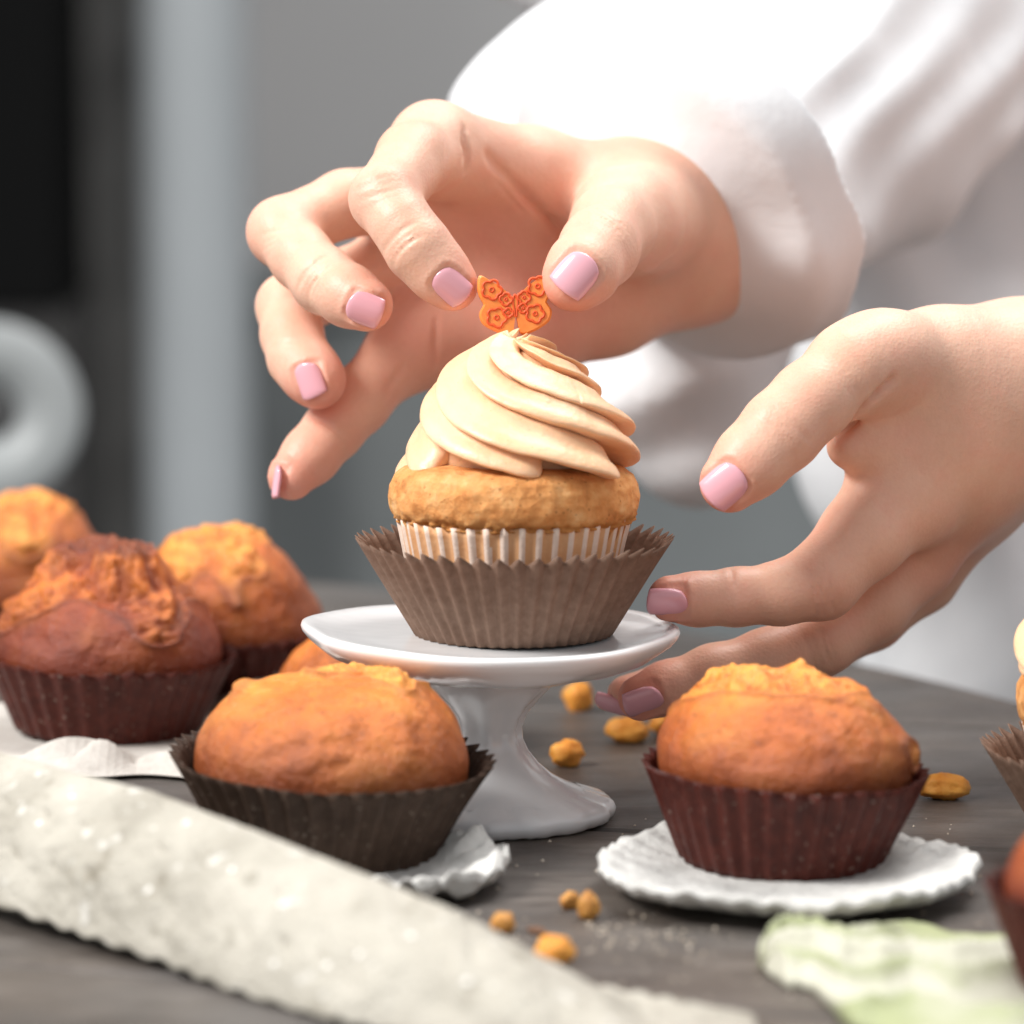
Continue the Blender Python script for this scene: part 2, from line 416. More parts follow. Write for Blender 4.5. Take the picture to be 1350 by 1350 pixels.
def cake_body(seed=0):
    prof = [(.0225,.0175),(.0238,.0215),(.0245,.0238),(.0250,.0246),(.0262,.0250),(.0269,.0262),(.0274,.0285),(.0276,.0305),(.0273,.0330),(.0262,.0352),(.0240,.0368),(.021,.0376),(.015,.038),(.008,.0382),(.001,.0383)]
    P2 = []
    for i in range(len(prof)-1):
        for k in range(6): t = k/6; P2.append((prof[i][0]*(1-t)+prof[i+1][0]*t, prof[i][1]*(1-t)+prof[i+1][1]*t))
    P2.append(prof[-1]); cr = []
    def mod(a, r, z, v):
        c, s = math.cos(a), math.sin(a)
        d = .0007*nz(c*1.3, s*1.3, z*60, 1, seed)+.00035*nz(c*r*260, s*r*260, z*260, 1, seed)
        band = math.exp(-((z-.0256-.0009*nz(c*5, s*5, 0, 1, seed+2))/.0012)**2)     # ragged seam above the liner
        d += band*(-.0008+.0016*nz(c*r*700, s*r*700, z*700, 1, seed)+.0006*nz(c*r*330, s*r*330, z*330, 1, 5+seed))
        cr.append(min(1, band*.5+max(0, (.0285-z)/.004)*.6))
        return r+d, z+.0008*nz(c*1.5, s*1.5, 1, 1, seed+3)*float(sstep(.023, .026, z))
    vs, fs = lathe(P2, 260, False, True, mod)
    return vs, fs, cr+[0]
def frosting(seed=0, N=7):
    prof = [(0, .0022),(.04,.0055),(.10,.0090),(.22,.0135),(.38,.0175),(.58,.0210),(.78,.0236),(.92,.0248),(1,.0243)]
    Z0, Z1 = .0366, .0628
    parts = []
    rnd = random.Random(seed)
    def rr(t): return interp(t, prof)
    def zz(t): return Z1-(Z1-Z0-.0005)*t
    for i in range(N):
        ph = 2*math.pi*i/N+.10*rnd.uniform(-1, 1)+.95; turn = R(205)+rnd.uniform(-.15, .15); tend = 1.0+rnd.uniform(-.05, .0)
        ns = 150; na = 28
        wj = (.84, 1.14)[i % 2]*rnd.uniform(.95, 1.06)
        def cen(t):
            a = ph+turn*(t**.92)
            w0 = 1+.035*math.sin(5*t+i*2.1)
            r = max(rr(min(t, 1))-.0037*min(1, .2+t*2), .0006)*w0
            return Vector((r*math.cos(a), r*math.sin(a), zz(t)+.0011*(1-t)+.0006*math.sin(7*t+i)))
        def f(u, v):
            t = v*tend; p = cen(t); q = cen(min(t+.004, 1.06)); p0 = cen(max(t-.004, 0)); T = (q-p0).normalized()
            er = Vector((p.x, p.y, 0)); er = er.normalized() if er.length > 1e-6 else Vector((1, 0, 0))
            slope = Vector((er.x*.75, er.y*.75, .66)).normalized()
            Nn = (slope-T*slope.dot(T)).normalized(); B = T.cross(Nn).normalized()
            if B.z > 0: B = -B
            a = u*2*math.pi
            wdt = (.0018+.0043*min(1, t*1.5)**.75)*wj; hgt = .0008+.0026*min(1, t*2)
            endt = min(1, max(0, (1-v)/.05)); e = math.sqrt(max(0, 1-(1-endt)**2))*.55+.45 if endt < 1 else 1
            ruf = .0014*math.sin(t*8+i*1.7)*min(1, t*2)
            x = math.cos(a); y = math.sin(a)
            y = math.copysign(abs(y)**1.1, y); x = math.copysign(abs(x)**.8, x)
            X = wdt*x*e; Y = hgt*y*(1-.45*x)*e
            Y -= (y > 0)*(.0007*math.exp(-((x-.15)/.2)**2)+.0004*math.exp(-((x+.45)/.16)**2))*min(1, t*2.5)
            tilt = (.50+.16*math.sin(t*6+i))*(1-.5*max(0, t-.6)/.4)
            Y += tilt*X+.0010*(x > 0)*x*x                               # lower lip stands proud
            return p+B*X+Nn*(Y+ruf*.5)+Vector((0, 0, .0002*nz(p.x, p.y, p.z, 300, i)))
        parts.append(grid(f, na, ns, True, True, True))
    core = lathe([(max(rr(t)-.0055*min(1, .3+t), .0004), zz(t)) for t in [0,.05,.1,.2,.3,.45,.6,.8,1.0]][::-1], 48, True, True)
    parts.append(core)
    return merge(*parts)

def cupcake(loc, label, rz=0, full=True, group=None, seed=0):
    t = thing('frosted_cupcake', label, 'cupcake', loc, group, rz)
    o = link('outer_liner', finish_normals(mesh('outer_liner', *liner(.0212, .0335, .0205, 50, .0014, seed, jag=.0010))), PAPER_BROWN, t)
    # inner liner: white pleats with buttered valleys
    me = finish_normals(mesh('inner_liner', *liner(.0200, .0256, .0256, 44, .0006, seed+3, jag=.0002)))
    me.materials.append(PAPER_WHITE); me.materials.append(PAPER_OIL)
    o = bpy.data.objects.new('inner_liner', me); COL.objects.link(o); o.parent = t; o.location.z = .0004
    for p in me.polygons:
        c = p.center; a = math.atan2(c.y, c.x); v = c.z/.0256; s_ = seed+3
        ph = a*44+.5*math.sin(3*a+s_)+.35*nz(math.cos(a)*3, math.sin(a)*3, v*1.2, 1, s_)
        p.material_index = 0 if math.cos(ph) > .25+.5*nz(math.cos(a)*4, math.sin(a)*4, 0, 1, 2) else 1
        p.use_smooth = True
    vs, fs, cr = cake_body(seed)
    me = finish_normals(mesh('cake', vs, fs)); attr(me, 'crust', cr[:len(me.vertices)]+[0]*(len(me.vertices)-len(cr)))
    link('cake', me, CAKE, t)
    link('frosting', finish_normals(mesh('frosting', *frosting(seed))), FROST, t).location = (.0010, 0, 0)
    return t
cupcake((PX(677-675), 0, H+.0003), 'cupcake with a tall peach frosting swirl on the white cake stand', R(20))
g = G(1508, 1112); g2 = cupcake((g.x, g.y, .0003), 'cupcake with brown paper cup cut off by the right edge of the table', R(75), seed=4)
g2.scale = (1.0, 1.0, 1.0)

# butterfly topper
bt = thing('butterfly_topper', 'flat orange butterfly decoration pinched between finger and thumb', 'cake topper', P(679, 401, -6))
ol = [(0,-.10),(.06,-.17),(.10,-.95),(.45,-1.0),(.80,-.72),(.98,-.42),(.86,.0),(.80,.10),(.98,.35),(1.02,.62),(.92,.98),(.70,.86),(.42,.62),(.15,.36),(.07,.30)]
ol = [(0,-.42),(.10,-.98),(.30,-1.02),(.62,-.86),(.90,-.62),(.98,-.30),(.88,-.05),(.86,.05),(.96,.30),(1.0,.60),(.93,1.0),(.62,.80),(.35,.58),(.14,.30),(0,.26)]
pts = ol+[(-x, y) for x, y in ol[1:-1]][::-1]
S_ = .0081
def wing(x, y): return (x*S_, y*S_*.80)
# smooth outline
sm = []
n = len(pts)
for i in range(n):
    p0, p1, p2, p3 = [Vector(wing(*pts[(i+k-1) % n])) for k in range(4)]
    for k in range(6):
        t = k/6; sm.append(.5*((2*p1)+(p2-p0)*t+(2*p0-5*p1+4*p2-p3)*t*t+(3*p1-p0-3*p2+p3)*t**3))
m_ = len(sm); vs = []; cc = Vector((0, 0)); TH = .0013
for k, (y, s) in enumerate([(-TH, .94), (-TH*.6, 1), (TH*.7, 1), (TH, .94)]):
    for p in sm: q = p*s; vs.append((q.x, y, q.y))
fs = [tuple(range(m_)), tuple(range(3*m_, 4*m_))[::-1]]
for k in range(3):
    for i in range(m_): fs.append((k*m_+i, (k+1)*m_+i, (k+1)*m_+(i+1) % m_, k*m_+(i+1) % m_))
ob = link('butterfly', mesh('butterfly', vs, fs), (lambda k: (k.color(k.ramp(k.noise(200, 3), [(.3, (.88, .24, .045)), (.7, (.95, .33, .07))])).bump((k.noise(500, 4), .3, .0004))).m)(M('orange_fondant', rough=.4, sss=.3, sssr=(1,.4,.1), sscale=.0015)), bt, smooth=False)
IMP = M('pressed_orange', (.78, .10, .02), rough=.5).m
def tube(path, r, closed=True, n=6):
    vs = []; fs = []; L = len(path)
    for i, p in enumerate(path):
        a = path[(i-1) % L] if closed or i else path[i]; b = path[(i+1) % L] if closed or i < L-1 else path[i]
        T = (Vector(b)-Vector(a)).normalized(); N1 = T.cross(Vector((0, 1, .01))).normalized(); N2 = T.cross(N1)
        rr_ = r(i/(L-1)) if callable(r) else r
        for k in range(n): an = 2*math.pi*k/n; vs.append(Vector(p)+N1*rr_*math.cos(an)+N2*rr_*math.sin(an))
    for i in range(L if closed else L-1):
        for k in range(n): a = i*n; b = ((i+1) % L)*n; fs.append((a+k, a+(k+1) % n, b+(k+1) % n, b+k))
    if not closed: fs += [tuple(range(n))[::-1], tuple(range((L-1)*n, L*n))]
    return vs, fs
for x, y, s, pet in ((-.62,.50,.27,5),(.62,.56,.27,5),(-.25,.16,.17,4),(.24,.20,.17,4),(-.52,-.44,.27,5),(.52,-.36,.25,5),(-.20,-.30,.13,4),(.20,-.16,.13,4)):
    c = Vector(wing(x, y)); path = []
    for k in range(40):
        a = 2*math.pi*k/40; rr_ = s*S_*(.72+.28*abs(math.cos(pet*a/2+.3))**.7) ; path.append((c.x+rr_*math.cos(a), -TH-.00002, c.y+rr_*math.sin(a)))
    dot = []
    for k in range(10): a = 2*math.pi*k/10; dot.append((c.x+s*S_*.22*math.cos(a), -TH-.00002, c.y+s*S_*.22*math.sin(a)))
    link('pressed_flower', mesh('pressed_flower', *merge(tube(path, .0003), tube(dot, .00022))), IMP, bt)
bp = []
for k in range(30):
    a = 2*math.pi*k/30; bp.append((.00042*math.cos(a)*(1+.3*math.sin(3*a)), -TH-.00003, .0024*math.sin(a)-.0004))
link('pressed_body', mesh('pressed_body', *tube(bp, .00022)), IMP, bt)
bt.rotation_euler = (R(-8), R(-2), R(3))

# ------------------------------------------------------------------ muffins
def muffin(name, label, loc, rb, rt, h, dome, over, crustm, paperm, seed, tilt=(0, 0, 0), lump=.0022, peak=(0, 0), npl=38, crack=.5, group=None, shape=1.0, amp=.0010, lk={}, top=None, rd=.1, tear=.35, rimk=2.6, knob=0):
    fl = lk.get('flare', 1.0)
    t = thing('muffin', label, 'muffin', loc, group); t.rotation_euler = tilt
    link('paper_cup', finish_normals(mesh('paper_cup', *liner(rb, rt, h, npl, amp, seed, **lk))), paperm, t)
    nu, nv = (200, 120) if loc[1] < .05 or knob else (140, 84); ck = []; rm = []
    def f(u, v):
        a = u*2*math.pi; c, s = math.cos(a), math.sin(a)
        # v 0..0.12 inside the cup, then bulge, then the dome
        if v < .12:
            z = h*(.45+.48*v/.12); r = min(rb+(rt-rb)*(z/h)**fl-amp-.0012, rd); k = 0
        else:
            k = (v-.12)/.88; th = k*math.pi/2
            rx = min(rb+(rt-rb)*.93**fl-amp-.0012, rd)+over*min(1, k*6)
            r = rx*math.cos(th)**(.8*shape); z = h*.93+dome*math.sin(th)**1.05
        px, py = peak
        q = Vector((r*c+px*k*k, r*s+py*k*k, z))
        n1 = nz(q.x, q.y, q.z, 42, seed); n2 = nz(q.x, q.y, q.z, 110, seed+3)
        t_ = n1*1.1+.45*n2+(k-1)*1.5+tear                            # > 0 where the crust is torn open
        tz = float(sstep(-.05, .30, t_)); lip = math.exp(-((t_+.03)/.05)**2)*(k > .05)
        n3 = nz(q.x, q.y, q.z, 300, seed+6)
        n4 = nz(q.x, q.y, q.z, 800, seed+8) if tz > 0 else 0
        fade = float(sstep(.03, .3, k))
        d = fade*(lump*(.9*n1+.34*n2)+.00035*n3-.00022*float(sstep(.12, .3, nz(q.x, q.y, q.z, 160, seed+31))))+lip*.0009*(.6+n2)+tz*(-.0003+.0013*n2+.0010*n3+.0009*n4)
        nn = Vector((c*math.cos(k*1.57), s*math.cos(k*1.57), math.sin(k*1.57)))
        q += nn*d
        if top: q = top(q, k, a)
        ck.append(max(0, min(1, (.25*tz+.75*float(sstep(-.55, .35, t_)))*(.72+.9*n2+.6*n3))))
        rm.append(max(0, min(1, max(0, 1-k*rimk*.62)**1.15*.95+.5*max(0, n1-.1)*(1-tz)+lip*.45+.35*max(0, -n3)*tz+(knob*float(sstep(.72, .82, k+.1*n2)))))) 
        return q
    vs, fs = grid(f, nu, nv, True, False, False)
    me = finish_normals(mesh('crust', vs, fs)); attr(me, 'crack', ck[:len(vs)]); attr(me, 'rim', rm[:len(vs)])
    link('crust', me, crustm, t)
    return t
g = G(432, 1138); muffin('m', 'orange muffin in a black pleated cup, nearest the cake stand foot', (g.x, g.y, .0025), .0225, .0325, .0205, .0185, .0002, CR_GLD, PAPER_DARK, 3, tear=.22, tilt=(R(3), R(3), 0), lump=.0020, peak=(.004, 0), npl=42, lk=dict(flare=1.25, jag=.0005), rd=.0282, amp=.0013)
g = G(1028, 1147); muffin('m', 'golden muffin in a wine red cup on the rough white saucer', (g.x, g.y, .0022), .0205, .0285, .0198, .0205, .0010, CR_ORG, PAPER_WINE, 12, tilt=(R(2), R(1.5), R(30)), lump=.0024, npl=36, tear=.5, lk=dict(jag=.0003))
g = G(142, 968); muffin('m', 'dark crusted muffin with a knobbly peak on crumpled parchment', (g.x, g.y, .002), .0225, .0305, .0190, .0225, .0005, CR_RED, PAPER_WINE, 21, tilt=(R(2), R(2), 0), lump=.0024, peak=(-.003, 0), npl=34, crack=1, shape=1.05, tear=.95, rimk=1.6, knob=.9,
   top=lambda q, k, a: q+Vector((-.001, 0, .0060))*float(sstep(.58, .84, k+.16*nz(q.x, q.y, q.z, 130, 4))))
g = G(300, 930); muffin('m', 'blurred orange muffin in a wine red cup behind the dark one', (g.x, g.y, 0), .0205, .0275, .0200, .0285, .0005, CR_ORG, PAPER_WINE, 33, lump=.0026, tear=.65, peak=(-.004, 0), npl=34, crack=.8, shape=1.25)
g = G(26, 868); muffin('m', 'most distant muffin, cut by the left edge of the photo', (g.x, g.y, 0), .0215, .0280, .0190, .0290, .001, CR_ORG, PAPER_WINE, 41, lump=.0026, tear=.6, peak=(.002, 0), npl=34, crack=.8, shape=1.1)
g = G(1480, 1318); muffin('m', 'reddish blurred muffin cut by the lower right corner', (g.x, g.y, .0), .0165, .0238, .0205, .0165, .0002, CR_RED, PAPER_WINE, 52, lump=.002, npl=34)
g = G(492, 985); pk = muffin('m', 'golden muffin almost hidden between the front muffin and the stand plate', (g.x, g.y, 0), .0190, .0255, .0160, .0150, .001, CR_GLD, PAPER_DARK, 61, lump=.002, npl=32)
def dab(u, v):
    a = u*2*math.pi; r = .010*math.sin(v*math.pi/1.6+.05)*(1+.15*math.sin(3*a)); return Vector((.001+r*math.cos(a), -.013+r*math.sin(a), .0262+.0035*(1-v)))
link('cream', mesh('cream', *grid(dab, 30, 12, True, True, True)), CERAMIC, pk)

# ------------------------------------------------------------------ dishes
def saucer(name, label, loc, R0, seed, sx=1, rot=0, zr=.0065, cr=0):
    t = thing('saucer', label, 'saucer', loc, None, rot)
    def mod(a, r, z, v):
        e = float(sstep(R0*.6, R0, r)); c, s = math.cos(a), math.sin(a)
        k = 1+e*(.014*math.sin(5*a+seed)+.010*math.sin(17*a+seed*2)+.016*nz(c*7, s*7, 0, 1, seed))
        zz = z+e*(.0005*math.sin(6*a+seed)+.0010*nz(c*6, s*6, v, 1, seed+3))+.00035*math.sin(40*a)*e*(cr == 0)+cr*e*(abs(nz(c*3.5, s*3.5, v*3, 1, seed+9))*.8+.3*nz(c*9, s*9, v*5, 1, 2))+.0003*nz(c*r*900, s*r*900, z*900, 1, seed)
        return r*k, zz
    pr = [(.0005,.0022),(R0*.35,.0022),(R0*.60,.0028),(R0*.75,.0040),(R0*.88,zr*.85),(R0*.95,zr*1.05),(R0*1.0,zr*1.1),(R0*1.015,zr*.95),(R0*.99,zr*.72),(R0*.9,zr*.5),(R0*.75,.0016),(R0*.66,.0009),(R0*.62,.0002),(R0*.3,.0002),(.0005,.0002)]
    P2 = []
    for i in range(len(pr)-1):
        for k in range(4): q = k/4; P2.append((pr[i][0]*(1-q)+pr[i+1][0]*q, pr[i][1]*(1-q)+pr[i+1][1]*q))
    P2.append(pr[-1])
    o = link('dish', mesh('dish', *lathe(P2, 200, mod=mod)), DISH, t); o.scale = (sx, 1, 1)
    return t
g = G(1036, 1176); saucer('s', 'rough white saucer with wavy rim under the golden muffin', (g.x, g.y, 0), .0375, 1.0, zr=.0062)
g = G(492, 1166); saucer('s', 'crinkled white dish mostly hidden under the orange muffin', (g.x, g.y, 0), .0275, 3.3, zr=.0045, rot=1, cr=.0065)

# parchment under the dark muffin
def parch(u, v):
    x = (u-.5)*.108; y = (v-.5)*.092
    e = max(abs(u-.5), abs(v-.5))*2
    cr_ = abs(nz(u*7+v*3, v*6-u*2, 2, 1, 8)); z = .0010+(.0115*abs(nz(u*4.2, v*4.2, 0, 1, 3))+.0060*cr_+.007*float(sstep(.8, 1, u))*(.4+v*.6))*float(sstep(.45, .8, e))*(1 if v > .12 else v/.12)
    return Vector((x+.006*nz(u*4, v*4, 0, 1, 1), y+.009*nz(u*5, v*2, 5, 1, 2), max(z, .0004)))
g = G(98, 985)
vs, fs = grid(parch, 60, 44, False)
me = mesh('parchment', vs, fs); o = link('crumpled_parchment', me, PARCH, smooth=False); o.location = (g.x, g.y, 0)
md = o.modifiers.new('thick', 'SOLIDIFY'); md.thickness = .0002; md.offset = 1
tag(o, 'crumpled off-white parchment sheet under the dark knobbly muffin', 'parchment')

# lace cloth roll across the front left corner
lr = thing('lace_cloth', 'folded white lace cloth running across the lower left corner', 'cloth', tuple(G(300, 1250)))
lc0 = Vector(lr.location)
A0 = [(-160, 965, 1130, -50), (0, 1000, 1200, -75), (200, 1052, 1268, -108), (400, 1128, 1350, -140), (600, 1210, 1440, -160), (750, 1290, 1500, -170), (860, 1362, 1560, -178), (920, 1430, 1590, -182), (1000, 1500, 1620, -188)]
def clothp(u, v):
    px = -160+1160*u
    top_, bot, dz = [float(np.interp(px, [a[0] for a in A0], [a[k] for a in A0])) for k in (1, 2, 3)]
    tp = P(px, top_, dz); bt_ = P(px+20, bot, dz-32)
    if bt_.z < .0006: bt_.z = .0006
    th = v*math.pi*1.15-.35
    back = tp+Vector((0, .012, 0)); back.z = .0006
    if v < .30:
        s = v/.30; q = back.lerp(tp, math.sin(s*math.pi/2)); q.y += .004*math.cos(s*math.pi/2)
    else:
        s = (v-.30)/.70; q = tp.lerp(bt_, s); q += (UP*.35-FW).normalized()*(.0045*math.sin(s*math.pi)**.8)
    L = u*.30; W = v*.06
    d = .0016*nz(L*45, W*45, 0, 1, 1)+.0018*nz(L*110, W*110, 0, 1, 5)*float(sstep(-.1, .3, nz(L*18, W*30, 0, 1, 12)))+.0003*nz(L*500, W*500, 0, 1, 7)
    d -= .0011*math.exp(-((math.hypot((L*1000+3*math.floor(W*100) % 2) % 13-6.5, (W*1000) % 13-6.5))/2.0)**2)*float(sstep(.35, .6, nz(L*22, W*22, 2, 1, 9)+.6))
    q += (UP*.5-FW).normalized()*d*(1-.85*float(sstep(.8, 1, v)))*(.35+.65*float(sstep(.25, .5, v)))
    if v > .96 or v < .02: q += UP*.0004*math.sin(u*190+3*nz(u*9, 0, 0))
    q.z = max(q.z, .0004)
    return q-lc0
me = mesh('cloth', *grid(clothp, 420, 90, False)); o = link('cloth', me, CLOTH, lr)
md = o.modifiers.new('thick', 'SOLIDIFY'); md.thickness = .0012; md.offset = -1
GLINT_BEAD = M('glint_gloss', (.85, .83, .78), rough=.12, coat=1).m  # glossy beads added to stand in for bright glints on the cloth
bd = bpy.data.meshes.new('glint_bead'); bm = bmesh.new(); bmesh.ops.create_icosphere(bm, subdivisions=2, radius=.0010); bm.to_mesh(bd); bm.free(); bd.materials.append(GLINT_BEAD)
for p in bd.polygons: p.use_smooth = True
for u, v in ((.40, .52), (.455, .60), (.54, .72), (.22, .42), (.35, .38), (.50, .80), (.18, .60), (.60, .55), (.44, .86), (.30, .75), (.66, .70)):
    o = bpy.data.objects.new('glint_bead', bd); COL.objects.link(o); o.parent = lr; o.location = clothp(u, v)+(UP*.5-FW)*.0006

# pale leaf
lf0 = G(1200, 1300)
LT = [(1006, 1262, 1276), (1014, 1246, 1290), (1035, 1236, 1300), (1075, 1234, 1312), (1110, 1240, 1350), (1160, 1236, 1372), (1200, 1228, 1380), (1260, 1238, 1400), (1330, 1240, 1420), (1400, 1238, 1430), (1450, 1260, 1420)]
def leafp(u, v):
    px = 1006+444*u**1.15; tp_, bt_ = [float(np.interp(px, [a[0] for a in LT], [a[k] for a in LT])) for k in (1, 2)]
    t = (v-.5)*2; cv_ = math.sqrt(max(0, 1-t*t))
    rg = 1-2*abs(math.cos(v*12-u*7+1.5*nz(u*3, v*3, 0)))**.7
    z = .0004+.0055*cv_**.7*(1-.35*u)*min(1, u*14)**.5+.0024*rg*cv_+.0010*nz(u*7, v*5, 0, 1, 2)*cv_
    g_ = G(px+4*nz(u*5, v*5, 1), bt_+(tp_-bt_)*v+5*nz(u*14, v*2, 4)*(abs(t) > .7), 0)
    return Vector((g_.x-lf0.x, g_.y-lf0.y, max(z, .0003)))
vs, fs = grid(leafp, 90, 60, False); me = mesh('leaf', vs, fs)
attr(me, 'ridge', [min(1, max(0, .5+.5*math.cos(j/59*16-i/90*9+1.5*nz(i/30, j/20, 0))+.3*nz(i*.1, j*.1, 0))) for j in range(60) for i in range(91)])
o = link('fabric_leaf', me, leaf_mat()); o.location = (lf0.x, lf0.y, 0); md = o.modifiers.new('t', 'SOLIDIFY'); md.thickness = .001; md.offset = -1
tag(o, 'pale green and white ribbed leaf lying at the lower right', 'leaf')

# raisins, seeds, crumbs
def raisin(name, label, cat, px, py, sx, sy, sz, mat, rz, seed, group=None):
    g = G(px, py)
    def f(u, v):
        a = u*2*math.pi; th = v*math.pi; d = Vector((math.sin(th)*math.cos(a), math.sin(th)*math.sin(a), math.cos(th)))
        k = 1+.22*nz(d.x, d.y, d.z, 1.8, seed)+.10*nz(d.x, d.y, d.z, 4.5, seed)
        return Vector((d.x*sx*k, d.y*sy*k, d.z*sz*k+sz*.92))
    o = link(name, mesh(name, *grid(f, 28, 18, True, False, False)), mat); o.location = (g.x, g.y, 0); o.rotation_euler = (0, 0, rz)
    o['label'] = label; o['category'] = cat
    if group: o['group'] = group
    return o
GR = 'golden raisins scattered on the table'
raisin('golden_raisin', 'blurred golden raisin behind the stand, highest in the photo', 'raisin', 763, 937, .0037, .0034, .0039, RAISIN, .2, 1, GR)
raisin('golden_raisin', 'golden raisin lying just right of the stand stem', 'raisin', 748, 1010, .0042, .0034, .0033, RAISIN, .5, 2, GR)
raisin('golden_raisin', 'golden raisin directly beneath the reaching fingertips', 'raisin', 826, 978, .0056, .0042, .0032, RAISIN, 0, 3, GR)
raisin('golden_raisin', 'golden raisin half hidden behind the saucer muffin', 'raisin', 876, 968, .0040, .0034, .0030, RAISIN, .9, 4, GR)
raisin('golden_raisin', 'long golden raisin to the right of the saucer muffin', 'raisin', 1244, 1053, .0060, .0038, .0030, RAISIN, -.1, 5, GR)
GS = 'amber seeds in front of the cake stand'
raisin('amber_seed', 'round brown seed farthest right of the front group', 'seed', 776, 1212, .0022, .0022, .0027, SEED, .2, 6, GS)
raisin('amber_seed', 'yellowish seed farthest left of the front group', 'seed', 663, 1230, .0024, .0022, .0021, SEED, .6, 7, GS)
raisin('amber_seed', 'large pale yellow seed nearest the lace cloth', 'seed', 731, 1272, .0036, .0032, .0029, RAISIN, 0, 8, GS)
raisin('nut_fragment', 'broken brown nut fragment beside the round brown seed', 'nut', 752, 1198, .0025, .0012, .0018, SEED, .8, 9)
raisin('dried_clove', 'small dark twig piece behind the pale yellow seed', 'spice', 708, 1232, .0026, .0008, .0008, paper('clove', (.10, .05, .03), (.25, .14, .09)), -.7, 10)
cv = []; rc = random.Random(5)
for k in range(260):
    g = G(rc.uniform(560, 1300), rc.uniform(1080, 1340)) if k % 3 else G(rc.gauss(860, 70), rc.gauss(1235, 14))
    s = rc.uniform(.00012, .0004); M3 = Matrix.Rotation(rc.uniform(0, 6), 3, 'Z')
    v_ = [Vector(q) for q in ((-1,-.7,0),(1,-.8,0),(.8,1,0),(-.9,.7,0),(-.5,-.4,1),(.6,-.3,.8),(.3,.5,1.1))]
    cv.append(([M3@(q*s)+Vector((g.x, g.y, 0.0001)) for q in v_], [(0,3,2,1),(0,1,5,4),(1,2,6,5),(2,3,6),(3,0,4),(4,5,6),(3,4,6)]))
o = link('crumbs', mesh('crumbs', *merge(*cv)), paper('crumb', (.42, .32, .22), (.75, .70, .62)), smooth=False); o['kind'] = 'stuff'; o['label'] = 'tiny pale crumbs scattered over the dark table boards'

HRES = .00052
